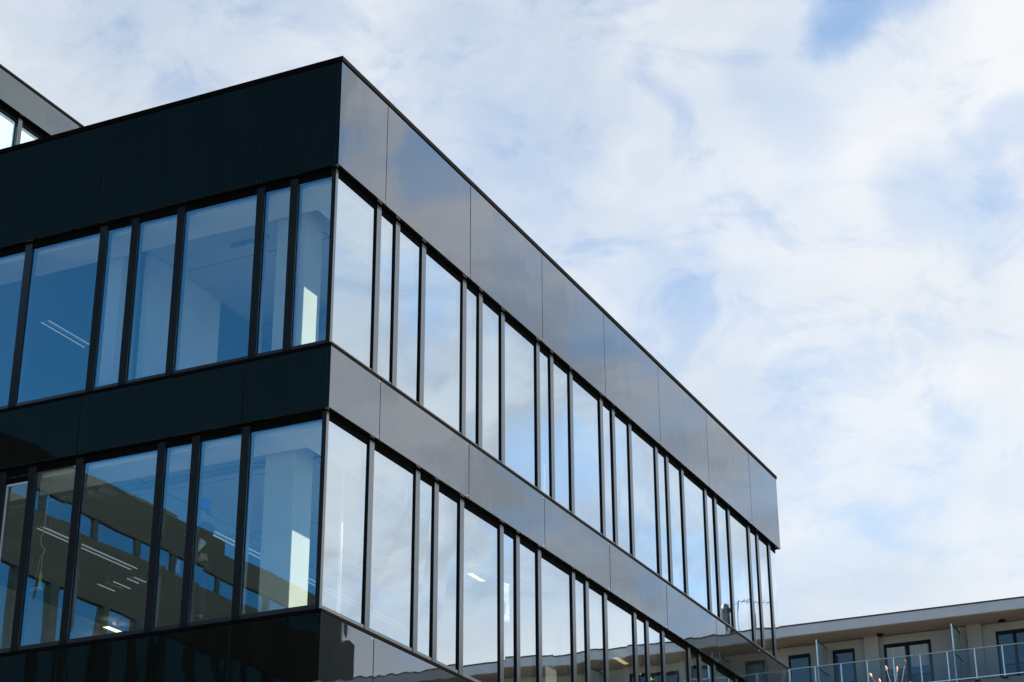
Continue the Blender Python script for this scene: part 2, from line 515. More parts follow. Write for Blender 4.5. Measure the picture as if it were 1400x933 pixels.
MB().box(0.100, 5.588, 8.49, 0.1105, 5.60, 11.09).box(0.100, 5.18, 10.993, 0.1105, 5.587, 11.09).build('sash', M['black'], office)
for dy in (0, 0.22):
    MB().tube([(1.28, 5.0 - dy, 11.2), (1.62, 5.0 - dy, 11.2)], 0.085, 14).build('duct', M['tray'], office, smooth=True)
MB().box(0.40, 4.5, 12.342, X1 - 0.4, Y1 - 0.4, 12.35).build('shade_toned_floor', M['dark_shade'], office)  # dark floor layer added to keep this room in shade
for x0 in (0.93, 9.48, 18.03):
    for zf, zc in ((12.34, 15.15), (8.53, 11.362)):
        MB().box(x0, 1.1, zf + 0.002, x0 + 0.5, 1.6, zc - 0.003).build('column', M['column'], office, bevel=0.012)
MB().box(0.93, 4.47, 12.355, 1.28, 4.85, 15.15).build('column', M['white_wall'], office, bevel=0.01)
MB().box(1.45, 4.31, 12.345, 3.43, 4.43, 15.15).build('partition_wall', M['white_wall'], office)
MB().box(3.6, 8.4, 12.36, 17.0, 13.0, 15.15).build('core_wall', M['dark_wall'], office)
MB().box(3.6, 9.9, 8.535, 17.0, 13.0, 11.36).build('core_wall', M['white_wall'], office)
MB().tube([(1.86, 0.85, 8.54), (1.86, 0.85, 11.05)], 0.028, 12).build('pipe', M['pipe'], office, smooth=True)
for dx in (0, 0.16):
    MB().box(1.62 + dx, 0.9, 11.27, 1.66 + dx, 15, 11.31).build('cable_tray', M['tray'], office)
MB().box(1.6, 2.2, 15.02, 1.62, 2.9, 15.1).build('duct', M['tray'], office)
MB().box(4.4, 2.0, 14.82, 4.7, 4.1, 15.02).build('duct', M['tray'], office)

# set back top storey on the roof
sb = MB().box(0.5, 9.35, 15.92, 18.5, 15.5, 20.2).build('setback_storey', M['dark_wall'], office)
SY = 9.0
pj = [0.3, 1.85, 4.93, 7.8, 10.7, 13.6, 18.7]
for i in range(len(pj) - 1):
    MB().box(pj[i] + G, SY, 19.935, pj[i + 1] - G, SY + 0.06, 20.56).build('facade_panel', M['panel'], sb, bevel=0.005)
MB().box(0.3, SY + 0.064, 19.935, 0.36, 15.6, 20.56).build('facade_panel', M['panel'], sb, bevel=0.005)
MB().ring(0.3, SY, 18.7, 15.7, -0.018, 0.3, 20.565, 20.62).build('coping', M['black'], sb, bevel=0.005)
MB().ring(0.3, SY, 18.7, 15.7, 0.07, 0.34, 19.945, 20.56).build('carcass', M['black'], sb)
MB().box(0.42, SY + 0.098, 19.80, 18.6, SY + 0.17, 19.93).build('head_rail', M['black'], sb)
MB().box(0.30, SY + 0.02, 15.95, 18.7, SY + 0.20, 16.95).build('upstand', M['panel'], sb)
sm = [0.36, 1.93, 3.34, 4.75, 5.95, 7.2, 8.6, 10.1, 12.9, 15.7, 18.6]
for i, t in enumerate(sm):
    MB().box(t - 0.06, SY + 0.078, 16.96, t + 0.06, SY + 0.2, 19.90).build('mullion', M['mullion'], sb, bevel=0.004)
    if i + 1 < len(sm):
        sw = MB().box(t + 0.05, SY + 0.12, 17.0, sm[i + 1] - 0.05, SY + 0.142, 19.82).build('window', M['glass'], sb)
        MB().box(t + 0.07, SY + 0.150, 17.05, sm[i + 1] - 0.07, SY + 0.155, 19.81).build('bright_backing', M['bright_backing'], sb)  # added white sheet behind the pane, makes the glass look bright

# ------------------------------------------------------------------ lamps and things seen through the glass
def linear_lamp(x0, x1, y, z, label, gap=0.13, mat='led', wid=0.010, group=None):
    t = empty('linear_lamp', ((x0 + x1) / 2, y, z))
    tag(t, label, 'ceiling lamp', group)
    h = (x1 - x0) / 2
    MB().box(-h, -0.012, 0.045, h, 0.012, 0.06).build('housing', M['housing'], t)
    for s in (-1, 1):
        MB().box(-h, s * gap / 2 - wid / 2, 0.03, h, s * gap / 2 + wid / 2, 0.044).build('tube', M[mat], t)
    for x in (-h * 0.8, h * 0.8):
        MB().tube([(x, 0, 0.06), (x, 0, 11.36 - z if z < 12 else 15.15 - z)], 0.006, 6).build('hanger', M['tray'], t)
    return t
linear_lamp(3.7, 11.6, 4.50, 11.17, 'long twin line lamp under the ceiling behind the corner column of the lower row')
linear_lamp(2.45, 5.0, 6.86, 11.17, 'twin line lamp in the leftmost windows of the lower row')
linear_lamp(2.55, 3.75, 7.30, 14.97, 'twin line lamp glowing in the deep blue upper left window', gap=0.16)
linear_lamp(5.45, 5.95, 7.80, 11.17, 'short faint line lamp left of the blue hard hat in the lower row', gap=0.34)
linear_lamp(5.40, 5.74, 7.22, 11.17, 'shorter faint line lamp nearest the blue hard hat in the lower row', gap=0.16)

def square_lamp(x, y, z, lx, ly, label, zc):
    t = empty('ceiling_lamp', (x, y, z))
    tag(t, label, 'ceiling lamp')
    MB().box(-lx / 2, -ly / 2, 0.0, lx / 2, ly / 2, 0.03).build('diffuser', M['warm'], t)
    MB().ring(-lx / 2 - 0.03, -ly / 2 - 0.03, lx / 2 + 0.03, ly / 2 + 0.03, 0.0, 0.028, -0.004, 0.05).build('frame', M['housing'], t)
    MB().box(-0.05, -0.05, 0.051, 0.05, 0.05, zc - z - 0.002).build('mount', M['housing'], t)
    return t
square_lamp(8.03, 1.75, 11.2, 0.55, 0.10, 'pale lit strip lamp high in a lower window left of the hanging sheet', 11.36)
square_lamp(14.6, 1.72, 11.2, 0.62, 0.12, 'warm yellow lit lamp in the lower row near the reflected roofline', 11.36)
square_lamp(15.9, 1.75, 11.2, 0.24, 0.12, 'small warm lamp right of the larger yellow lamp', 11.36)
square_lamp(16.3, 1.75, 11.2, 0.20, 0.12, 'smallest warm lamp, farthest right in the lower row', 11.36)
square_lamp(8.1, 9.55, 11.2, 0.60, 0.14, 'bright warm lamp at the bottom of the lower left windows', 11.36)

# crumpled plastic sheet hanging behind a narrow pane
def plastic_sheet():
    cols, rows = 9, 22
    v, f = [], []
    for j in range(rows):
        for i in range(cols):
            u, w = i / (cols - 1), j / (rows - 1)
            wid = 0.34 * (0.55 + 0.45 * math.sin(math.pi * min(1, 0.25 + w * 0.8)))
            x = 6.50 + (u - 0.5) * wid + 0.02 * math.sin(9 * w + 2)
            y = 0.42 + 0.03 * math.sin(5 * u + 7 * w) + random.uniform(-0.018, 0.018)
            z = 10.52 - w * 0.68 + random.uniform(-0.012, 0.012)
            v.append((x, y, z))
    for j in range(rows - 1):
        for i in range(cols - 1):
            a = j * cols + i
            f.append((a, a + cols, a + cols + 1, a + 1))
    mb = MB()
    mb.v, mb.f = v, f
    o = mb.build('plastic_sheet', M['sheet'], None, smooth=True, origin=(6.5, 0.42, 10.2))
    s = o.modifiers.new('Solid', 'SOLIDIFY')
    s.thickness = 0.004
    tag(o, 'crumpled pale yellow sheet hanging behind a narrow pane of the lower right row', 'plastic sheet')
    h = MB().tube([(6.5, 0.42, 10.51), (6.5, 0.42, 11.06)], 0.004, 6).build('hook', M['cable_dark'], None)
    keep(h, o)
plastic_sheet()

# lime work light on a cable, with its little ledge
wl = empty('work_light', (0.34, 4.98, 9.40))
tag(wl, 'slim lime green work light hanging on a grey cable behind the far left lower window', 'work light')
MB().tube([(0, 0, 0.0), (0, 0, 0.17), (0, 0, 0.22), (0, 0, 0.26)], [0.03, 0.03, 0.014, 0.006], 12).build('light_body', M['lime'], wl, smooth=True)
MB().tube([(0, 0, 0.26), (0, 0, 0.50), (-0.0, -0.04, 0.56), (0, 0.05, 0.66), (0, 0.06, 0.80), (0, 0.02, 0.83), (0.0, 0.0, 1.66)], 0.007, 6).build('cable', M['cable'], wl, smooth=True)
MB().box(-0.05, -0.03, -0.022, 0.05, 0.17, -0.004).build('tray', M['housing'], wl, bevel=0.003)
MB().tube([(0, 0.09, -0.01), (0, 0.08, 0.2), (0, 0.03, 0.49)], 0.005, 6).build('cord', M['cable'], wl, smooth=True)

# dark cable loop under the ceiling
loop = []
for k in range(25):
    a = 2 * math.pi * k / 24
    loop.append((1.5 + 0.02 * math.sin(3 * a), 4.05 + 0.26 * math.sin(a), 10.92 + 0.34 * math.cos(a)))
cl = MB().tube(loop, 0.007, 6, cap=False).build('cable_loop', M['cable_dark'], None, smooth=True, origin=(1.5, 4.05, 11.26))
tag(cl, 'dark loop of loose cable hanging from the ceiling behind the lower left windows', 'cable')

# ------------------------------------------------------------------ worker
def skin_mesh(name, verts, edges, radii, mat, parent, root=0, levels=1):
    me = bpy.data.meshes.new(name)
    me.from_pydata(verts, edges, [])
    me.update()
    o = bpy.data.objects.new(name, me)
    COL.objects.link(o)
    sk = o.modifiers.new('Skin', 'SKIN')
    sk.use_smooth_shade = True
    for i, r in enumerate(radii):
        d = me.skin_vertices[0].data[i]
        d.radius = r if isinstance(r, tuple) else (r, r)
        d.use_root = (i == root)
    ss = o.modifiers.new('Sub', 'SUBSURF')
    ss.levels = ss.render_levels = levels
    me.materials.append(mat)
    o.parent = parent
    # turn the modifiers into one real surface
    dg = bpy.context.evaluated_depsgraph_get()
    real = bpy.data.meshes.new_from_object(o.evaluated_get(dg))
    o.modifiers.clear()
    o.data = real
    real.materials.clear()
    real.materials.append(mat)
    for p in real.polygons:
        p.use_smooth = True
    return o

def worker(loc):
    # local frame: faces -x (out of the window); y is to the viewer's left
    t = empty('person', loc)
    tag(t, 'person in a blue hard hat and dark jacket standing behind a lower left mullion', 'person')
    v, e, r = [], [], []
    def add(p, rad, frm=None):
        v.append(p); r.append(rad)
        if frm is not None:
            e.append((frm, len(v) - 1))
        return len(v) - 1
    pel = add((0, 0, 0.93), (0.15, 0.11))
    wst = add((0, 0, 1.08), (0.135, 0.10), pel)
    cst = add((0, 0, 1.28), (0.16, 0.115), wst)
    sho = add((0, 0, 1.42), (0.12, 0.09), cst)
    nek = add((-0.01, 0, 1.52), 0.052, sho)
    jaw = add((-0.03, 0, 1.58), (0.066, 0.072), nek)
    hed = add((-0.02, 0, 1.66), (0.078, 0.094), jaw)
    top = add((-0.01, 0, 1.73), (0.066, 0.078), hed)
    nose = add((-0.118, 0, 1.635), 0.014, jaw)
    arms = {}
    for s in (-1, 1):
        hip = add((0, 0.09 * s, 0.88), 0.085, pel)
        kne = add((-0.02, 0.10 * s, 0.50), 0.058, hip)
        ank = add((0.01, 0.10 * s, 0.09), 0.042, kne)
        toe = add((-0.15, 0.12 * s, 0.045), 0.036, ank)
        sh = add((0, 0.18 * s, 1.40), 0.062, sho)
        elb = add((-0.04, 0.24, 1.13) if s > 0 else (-0.10, -0.13, 1.17), 0.045, sh)
        wri = add((-0.20, -0.055, 0.99) if s < 0 else (-0.10, 0.24, 0.90), 0.03, elb)
        arms[s] = (sh, elb, wri)
        w = Vector(v[wri])
        dirn = (w - Vector(v[elb])).normalized()
        side = Vector((0, 1, 0)) if s > 0 else Vector((0, 0, 1))
        plm = add(tuple(w + dirn * 0.06), (0.036, 0.022), wri)
        pc = w + dirn * 0.06
        for k in range(4):
            off = side * (0.018 * (k - 1.5))
            L = (0.062, 0.074, 0.07, 0.055)[k]
            a = add(tuple(pc + off * 1.1 + dirn * 0.025), 0.0095, plm)
            b = add(tuple(pc + off * 1.2 + dirn * (0.025 + L * 0.55) + Vector((0.006, 0, -0.006))), 0.0085, a)
            add(tuple(pc + off * 1.2 + dirn * (0.025 + L * 0.8) + Vector((0.022, 0, -0.014))), 0.0075, b)
        a = add(tuple(w + dirn * 0.025 + side * 0.035), 0.0105, wri)
        add(tuple(w + dirn * 0.06 + side * 0.05), 0.009, a)
    skin_mesh('body', v, e, r, M['skin'], t, pel, 1)
    # clothes over the same skeleton
    jv = [(0, 0, 0.88), (0, 0, 1.08), (0, 0, 1.28), (0, 0, 1.43), (-0.008, 0, 1.49)]
    je = [(0, 1), (1, 2), (2, 3), (3, 4)]
    jr = [(0.185, 0.145), (0.165, 0.13), (0.185, 0.14), (0.135, 0.105), (0.075, 0.075)]
    for s in (-1, 1):
        sh, elb, wri = arms[s]
        n = len(jv)
        w = Vector(v[wri]) * 0.9 + Vector(v[elb]) * 0.1
        jv += [v[sh], v[elb], tuple(w)]
        je += [(3, n), (n, n + 1), (n + 1, n + 2)]
        jr += [0.078, 0.06, 0.05]
    skin_mesh('jacket', jv, je, jr, M['jacket'], t, 0, 2)
    tv = [(0, 0, 0.95)]
    te, tr = [], [(0.165, 0.125)]
    for s in (-1, 1):
        n = len(tv)
        tv += [(0, 0.095 * s, 0.85), (-0.02, 0.10 * s, 0.50), (0.01, 0.10 * s, 0.12)]
        te += [(0, n), (n, n + 1), (n + 1, n + 2)]
        tr += [0.102, 0.078, 0.066]
    skin_mesh('trousers', tv, te, tr, M['trousers'], t, 0, 2)
    # pale reflective sleeve and tool of the forward arm
    sh, elb, wri = arms[-1]
    a, b = Vector(v[elb]), Vector(v[wri])
    MB().tube([tuple(a.lerp(b, q)) for q in (0.0, 0.3, 0.7, 1.0)], [0.064, 0.058, 0.052, 0.046], 12).build('reflective_cuff', M['glove'], t, smooth=True)
    hat = bmesh.new()
    bmesh.ops.create_uvsphere(hat, u_segments=20, v_segments=12, radius=1.0)
    for q in list(hat.verts):
        q.co.x *= 0.165; q.co.y *= 0.14; q.co.z = max(q.co.z, -0.22) * 0.165
        if q.co.z < 0:
            q.co.x *= 1.12; q.co.y *= 1.10
            if q.co.x < 0:
                q.co.x *= 1.18
    me = bpy.data.meshes.new('hard_hat')
    hat.to_mesh(me); hat.free()
    me.materials.append(M['hat'])
    for p in me.polygons:
        p.use_smooth = True
    o = bpy.data.objects.new('hard_hat', me)
    o.location = (-0.015, 0, 1.70)
    COL.objects.link(o)
    o.parent = t
    for s in (-1, 1):
        MB().box(-0.128, 0.032 * s - 0.012, 1.655, -0.108, 0.032 * s + 0.012, 1.667).build('eye', M['trousers'], t, bevel=0.004)
        MB().box(-0.16, 0.12 * s - 0.052, 0.0, 0.09, 0.12 * s + 0.052, 0.085).build('boot', M['black'], t, bevel=0.03)
    MB().box(-0.122, -0.026, 1.588, -0.098, 0.026, 1.598).build('mouth', M['brown_dark'], t, bevel=0.003)
    return t
pw = worker((0.44, 2.31, 8.532))
tool = MB().tube([(0.202, 2.268, 9.46), (0.195, 2.272, 9.40), (0.19, 2.276, 9.34), (0.185, 2.28, 9.28)], [0.018, 0.026, 0.018, 0.012], 12).build('hand_tool', M['glove'], None, smooth=True, origin=(0.19, 2.27, 9.4))
tag(tool, 'pale hand tool pointing down from the hand of the person in the blue hat', 'tool')
tg = MB().tube([(0.1855, 2.28, 9.285), (0.182, 2.283, 9.22)], 0.009, 10).build('nozzle', M['black'], None, smooth=True)
keep(tg, tool)

# ------------------------------------------------------------------ apartment building with balconies (long, seen at lower right and mirrored in the right facade)
AX = 55.0
apt = empty('apartment_building', (AX, 0, 0))
tag(apt, 'grey apartment house with a glass railed top balcony under a wide roof, lower right', 'building')
def ap(mb, name, mat, par=None, bevel=0.0):
    o = mb.build(name, M[mat], None, bevel)
    p = par or apt
    o.parent = p
    if p is apt:
        o.location = (-AX, 0, 0)
    return o
YA, YB = -46.0, 18.0
RT = 22.90
ap(MB().box(AX + 1.6, YA, 0, AX + 13, YB, RT - 0.52), 'wall', 'stucco_warm')
ap(MB().box(AX - 0.02, YA - 0.3, RT - 0.47, AX + 13.3, YB + 0.3, RT - 0.05), 'roof_slab', 'stucco', bevel=0.01)
ap(MB().box(AX + 0.03, YA - 0.2, RT - 0.49, AX + 1.598, YB + 0.2, RT - 0.475), 'soffit', 'soffit')
ap(MB().box(AX - 0.05, YA - 0.33, RT - 0.045, AX + 13.35, YB + 0.33, RT + 0.01), 'roof_edge', 'roof_edge', bevel=0.005)
FZ = [19.72, 16.6, 13.5, 10.4, 7.3, 4.2]
for i, z in enumerate(FZ):
    ap(MB().box(AX, YA, z - 0.30, AX + 1.598, YB, z), 'balcony_slab', 'slab', bevel=0.01)

def door(y0, y1, z0, z1, curtain=False):
    f = MB().ring(0, 0, 1, 1, 0, 0, 0, 0)
    f = MB()
    t = 0.09
    X = AX + 1.57
    f.box(X, y0, z0, X + 0.10, y0 + t, z1).box(X, y1 - t, z0, X + 0.10, y1, z1)
    f.box(X, y0 + t, z1 - 0.16, X + 0.10, y1 - t, z1).box(X, y0 + t, z0, X + 0.10, y1 - t, z0 + 0.08)
    if y1 - y0 > 1.5:
        ym = (y0 + y1) / 2
        f.box(X, ym - 0.07, z0 + 0.08, X + 0.10, ym + 0.07, z1 - 0.16)
    o = ap(f, 'balcony_door', 'frame_dark')
    g = MB().box(X + 0.02, y0 + t - 0.01, z0 + 0.07, X + 0.028, y1 - t + 0.01, z1 - 0.15).build('pane', M['house_glass'], o)
    if curtain:
        ys = [y0 + t + 0.05 + k * (y1 - y0 - 2 * t - 0.1) / 30 for k in range(31)]
        c = MB()
        for k in range(30):
            if 12 < k < 17:
                continue
            c.box(X + 0.012 - 0.004 * (k % 3), ys[k], z0 + 1.2, X + 0.018, ys[k + 1], z1 - 0.17)
        c.build('curtain', M['curtain'], o)
    return o
UNIT = 11.45
for k in range(-4, 2):
    o = k * UNIT
    for (a, b) in ((10.0, 10.97), (8.05, 9.0), (4.78, 6.78), (0.55, 2.06)):
        if YA + 1 < a + o and b + o < YB - 0.3:
            door(a + o, b + o, 19.74, 22.02, curtain=(k == 0 and b - a > 1.8))
for z in FZ[1:4]:
    for k in range(-4, 2):
        o = k * UNIT
        for (a, b) in ((8.4, 10.4), (4.78, 6.78), (0.55, 2.06)):
            if YA + 1 < a + o and b + o < YB - 0.3:
                door(a + o, b + o, z + 0.02, z + 2.3)
# pilasters
for k in range(-4, 2):
    o = k * UNIT
    for (a, b) in ((6.95, 7.57), (2.6, 3.2)):
        if YA + 1 < a + o and b + o < YB:
            ap(MB().box(AX + 1.40, a + o, 19.725, AX + 1.597, b + o, RT - 0.495), 'pilaster', 'stucco_warm')
# partitions between the balconies
for k in range(-4, 2):
    for yp in (9.24, 3.52):
        y = yp + k * UNIT
        if not YA + 1 < y < YB:
            continue
        p = ap(MB().box(AX + 0.10, y - 0.012, 19.85, AX + 1.50, y + 0.012, 22.10), 'partition', 'frosted')
        MB().box(AX + 0.04, y - 0.028, 19.725, AX + 0.098, y + 0.028, 22.16).build('post', M['rail_steel'], p)
        MB().box(AX + 0.10, y - 0.022, 22.102, AX + 1.56, y + 0.022, 22.15).build('top_rail', M['frame_dark'], p)
        MB().box(AX + 0.10, y - 0.022, 20.90, AX + 1.56, y - 0.0125, 20.96).build('middle_rail', M['frame_dark'], p)
        MB().box(AX + 1.50, y - 0.02, 19.725, AX + 1.55, y + 0.02, 22.10).build('wall_post', M['rail_dark'], p)
# railing
ys = [10.45 - 1.112 * k for k in range(-6, 50)]
rail = ap(MB().box(AX - 0.075, YA, 20.985, AX - 0.02, YB, 21.02), 'railing', 'rail_dark', bevel=0.004)
MB().box(AX - 0.068, YA, 19.80, AX - 0.028, YB, 19.835).build('bottom_rail', M['rail_steel'], rail)
for i, y in enumerate(ys):
    if not YA < y < YB:
        continue
    MB().box(AX - 0.09, y - 0.022, 19.76, AX - 0.035, y + 0.022, 20.983).build('post', M['rail_steel'], rail)
    MB().box(AX - 0.10, y - 0.10, 19.66, AX - 0.005, y + 0.10, 19.70).build('bracket', M['frame_dark'], rail)
    if y - 1.112 > YA:
        MB().box(AX - 0.056, y - 1.085, 19.86, AX - 0.044, y - 0.027, 20.965).build('glass_panel', M['rail_glass'], rail)
# soffit lamps
for y, x in ((6.81, 1.25), (1.70, 1.35), (-4.64, 1.25), (-9.75, 1.35)):
    ap(MB().tube([(AX + x, y, RT - 0.493), (AX + x, y, RT - 0.56)], [0.15, 0.13], 16), 'soffit_lamp', 'frame_dark')
# stair tower rising through the roof
ap(MB().box(AX + 0.4, -40.0, RT - 0.4, AX + 2.4, -32.95, 25.2), 'stair_tower', 'tower', bevel=0.01)
ap(MB().box(AX + 0.45, -39.9, 25.202, AX + 2.35, -33.65, 26.5), 'stair_tower', 'tower', bevel=0.01)
ap(MB().box(AX + 0.36, -40.0, 26.502, AX + 2.44, -33.58, 26.57), 'roof_edge', 'roof_edge')
ap(MB().tube([(AX + 2, -13.55, RT), (AX + 2, -13.55, RT + 1.5), (AX + 2, -13.55, RT + 1.62), (AX + 2, -13.55, RT + 1.9)], [0.20, 0.20, 0.27, 0.10], 14), 'chimney', 'roof_edge')

def antenna(y, h, label, lean):
    t = empty('television_antenna', (AX + 2, y, RT + 0.005))
    tag(t, label, 'antenna')
    MB().tube([(0, 0, 0), (0, 0.02, h)], 0.022, 8).build('mast', M['antenna'], t)
    MB().tube([(0, -0.55, h - 0.15), (0, 0.55, h - 0.15 + lean)], 0.014, 6).build('boom', M['antenna'], t)
    for k in range(5):
        yy = -0.5 + k * 0.25
        zz = h - 0.15 + lean * (yy + 0.55) / 1.1
        MB().tube([(-0.3, yy, zz - 0.18), (0.3, yy, zz + 0.18)], 0.009, 6).build('element', M['antenna'], t)
    MB().box(-0.2, -0.2, 0, 0.2, 0.2, 0.06).build('base_plate', M['antenna'], t)
antenna(-12.95, 1.95, 'left one of two thin roof antennas mirrored in the upper windows, beside the chimney', 0.15)
antenna(-12.2, 2.05, 'right one of two thin roof antennas mirrored in the upper windows', -0.2)

# ------------------------------------------------------------------ brown building mirrored in the lower left windows
BY = 32.0
bro = empty('brown_building', (-35, BY, 0))
tag(bro, 'brown building with ribbon windows, mirrored in the lower left window row', 'building')
def bp(mb, name, mat, par=None, bevel=0.0):
    o = mb.build(name, M[mat], None, bevel)
    o.parent = par or bro
    if par is None:
        o.location = (35, -BY, 0)
    return o
XW0, XW1 = -74.0, -14.0
RH = 26.65
bp(MB().box(XW0, BY + 0.25, 0, XW1, BY + 14, 26.0), 'wall', 'brown_dark')
bp(MB().box(-44.4, BY + 0.02, 25.0, XW1, BY + 14.2, RH), 'parapet', 'brown', bevel=0.02)
bp(MB().box(XW0, BY + 0.022, 25.0, -44.42, BY + 14.2, RH - 0.55), 'parapet', 'brown', bevel=0.02)
bp(MB().box(XW0, BY, 21.70, XW1, BY + 0.24, 24.22), 'spandrel', 'brown', bevel=0.01)
bp(MB().box(XW0, BY, 0.0, XW1, BY + 0.24, 1.2), 'spandrel', 'brown', bevel=0.01)
x = XW1 - 0.4
while x - 2.95 > XW0:
    f = MB().box(x - 0.3, BY + 0.05, 24.225, x, BY + 0.245, 24.995)
    bp(f, 'pier', 'brown_dark')
    w = bp(MB().box(x - 2.94, BY + 0.12, 24.225, x - 0.302, BY + 0.16, 24.995), 'ribbon_window', 'ribbon_glass')
    x -= 2.95
x = XW1 - 0.4
k = 0
while x - 2.2 > XW0:
    wp = 0.34 if k % 3 else 0.5
    bp(MB().box(x - wp, BY - 0.06, 1.205, x, BY + 0.245, 21.695), 'pier', 'brown_dark')
    st = 2.2 if k % 3 else 1.6
    bp(MB().box(x - st + 0.002, BY + 0.12, 1.205, x - wp - 0.002, BY + 0.16, 21.695), 'tall_window', 'ribbon_glass')
    x -= st
    k += 1

# ------------------------------------------------------------------ young tree with pink buds in front of the right facade
TB = (-0.25, -7.45, 0.12)
tree = empty('young_tree', TB)
tag(tree, 'bare young tree with peach pink buds, its tips showing before the glass balcony', 'tree')
tips = [((0.0, -7.61, 6.79), 1), ((0.0, -7.40, 6.75), 0), ((0.02, -7.215, 6.70), 0), ((0.0, -7.515, 6.72), 0), ((0.05, -7.30, 6.63), 0), ((-0.08, -7.66, 6.52), 0),
        ((0.15, -7.75, 6.40), 1), ((-0.3, -7.1, 6.3), 0), ((-0.6, -7.5, 6.2), 0), ((-0.45, -7.9, 6.0), 0), ((0.3, -7.2, 6.1), 1), ((-0.7, -7.0, 5.8), 0), ((0.45, -7.7, 5.7), 0), ((-0.1, -8.1, 5.6), 0)]
tr = MB().tube([(TB[0], TB[1], TB[2]), (-0.24, -7.46, 1.6), (-0.19, -7.44, 3.2), (-0.1, -7.46, 4.8), (-0.04, -7.45, 5.9), (0.0, -7.44, 6.45)], [0.07, 0.055, 0.043, 0.03, 0.018, 0.007], 10).build('trunk', M['bark'], None, smooth=True)
keep(tr, tree)
stem = [Vector((-0.19, -7.44, 3.2)), Vector((-0.1, -7.46, 4.8)), Vector((-0.04, -7.45, 5.9)), Vector((0.0, -7.44, 6.45))]
def stem_at(z):
    for a, b in zip(stem, stem[1:]):
        if a.z <= z <= b.z:
            return a.lerp(b, (z - a.z) / (b.z - a.z))
    return stem[-1] if z > 6 else stem[0]
for (p, dark) in tips:
    p = Vector(p)
    d = (p - Vector((-0.05, -7.45, p.z)))
    z0 = p.z - 0.30 - 1.1 * d.length * (1 if p.z < 6.5 else 0.4)
    s = stem_at(max(3.3, min(z0, 6.40)))
    m1 = s.lerp(p, 0.45) + Vector((random.uniform(-.03, .03), random.uniform(-.03, .03), -0.05))
    b = MB().tube([s, m1, p - (p - m1).normalized() * 0.01], [0.010, 0.007, 0.004], 6).build('branch', M['bark'], None, smooth=True)
    keep(b, tree)
    ax = (p - m1).normalized()
    L = random.uniform(0.055, 0.075)
    prof = [(0, 0.003), (0.2, 0.010), (0.5, 0.0135), (0.8, 0.009), (1.0, 0.001)]
    c = MB().tube([p + ax * (L * (q - 0.3)) for q, _ in prof], [w for _, w in prof], 8).build('bud', M['bud_dark' if dark else 'bud'], None, smooth=True)
    keep(c, tree)

# ------------------------------------------------------------------ ground
g = MB()
g.v = [(-900, -900, 0), (900, -900, 0), (900, 900, 0), (-900, 900, 0)]
g.f = [(0, 1, 2, 3)]
tag(g.build('ground', M['ground']), kind='structure')
def flat(name, x0, y0, x1, y1, z, mat):
    m = MB()
    m.v = [(x0, y0, z), (x1, y0, z), (x1, y1, z), (x0, y1, z)]
    m.f = [(0, 1, 2, 3)]
    return tag(m.build(name, M[mat]), kind='structure')
flat('road', -200, -22, 52, -14, 0.004, 'asphalt')


tag(MB().box(-30, -13.8, 0, 40, 0.34, 0.12).build('pavement', M['paving']), kind='structure')
tag(MB().box(-30, -14.0, 0, 40, -13.802, 0.14).build('kerb', M['kerb'], bevel=0.02), kind='structure')
tag(MB().box(-30, 0.345, 0, 0.34, 31.9, 0.10).build('courtyard', M['paving']), kind='structure')
mk = MB()
for k in range(30):
    x = -120 + k * 5.5
    n = len(mk.v)
    mk.v += [(x, -18.06, 0.008), (x + 2.5, -18.06, 0.008), (x + 2.5, -17.94, 0.008), (x, -17.94, 0.008)]
    mk.f.append((n, n + 1, n + 2, n + 3))
tag(mk.build('road_markings', M['paint']), kind='structure')

# ------------------------------------------------------------------ sky, sun
SUN_AZ, SUN_EL = R(-62), R(47)      # heading measured from +x, counter-clockwise
w = bpy.data.worlds.new('World')
scene.world = w
w.use_nodes = True
nt = w.node_tree
for n in list(nt.nodes):
    nt.nodes.remove(n)
out = nt.nodes.new('ShaderNodeOutputWorld')
bg = nt.nodes.new('ShaderNodeBackground')
bg.inputs['Strength'].default_value = 0.07
sky = nt.nodes.new('ShaderNodeTexSky')
sky.sky_type = 'NISHITA'
sky.sun_disc = False
sky.sun_elevation = SUN_EL
sky.sun_rotation = math.pi / 2 - SUN_AZ
sky.air_density = 1.0
sky.dust_density = 0.0
sky.ozone_density = 1.0
sky.altitude = 0
tc = nt.nodes.new('ShaderNodeTexCoord')
dirv = tc.outputs['Generated']
# clouds: soft noise on the sky directions, gaps of blue here and there, clear towards the north-west
def vdot(v):
    n = nt.nodes.new('ShaderNodeVectorMath')
    n.operation = 'DOT_PRODUCT'
    nt.links.new(warp, n.inputs[0])
    vv = Vector(v).normalized()
    n.inputs[1].default_value = vv
    return n.outputs['Value']
nz = nt.nodes.new('ShaderNodeTexNoise')
nz.inputs['Scale'].default_value = 9.0
nz.inputs['Detail'].default_value = 5
nz.inputs['Roughness'].default_value = 0.55
nt.links.new(dirv, nz.inputs['Vector'])
sub = nt.nodes.new('ShaderNodeVectorMath'); sub.operation = 'SUBTRACT'
nt.links.new(nz.outputs['Color'], sub.inputs[0])
sub.inputs[1].default_value = (0.5, 0.5, 0.5)
scl = nt.nodes.new('ShaderNodeVectorMath'); scl.operation = 'SCALE'
nt.links.new(sub.outputs[0], scl.inputs[0])
scl.inputs['Scale'].default_value = 0.11
adn = nt.nodes.new('ShaderNodeVectorMath'); adn.operation = 'ADD'
nt.links.new(dirv, adn.inputs[0])
nt.links.new(scl.outputs[0], adn.inputs[1])
nrm = nt.nodes.new('ShaderNodeVectorMath'); nrm.operation = 'NORMALIZE'
nt.links.new(adn.outputs[0], nrm.inputs[0])
warp = nrm.outputs[0]

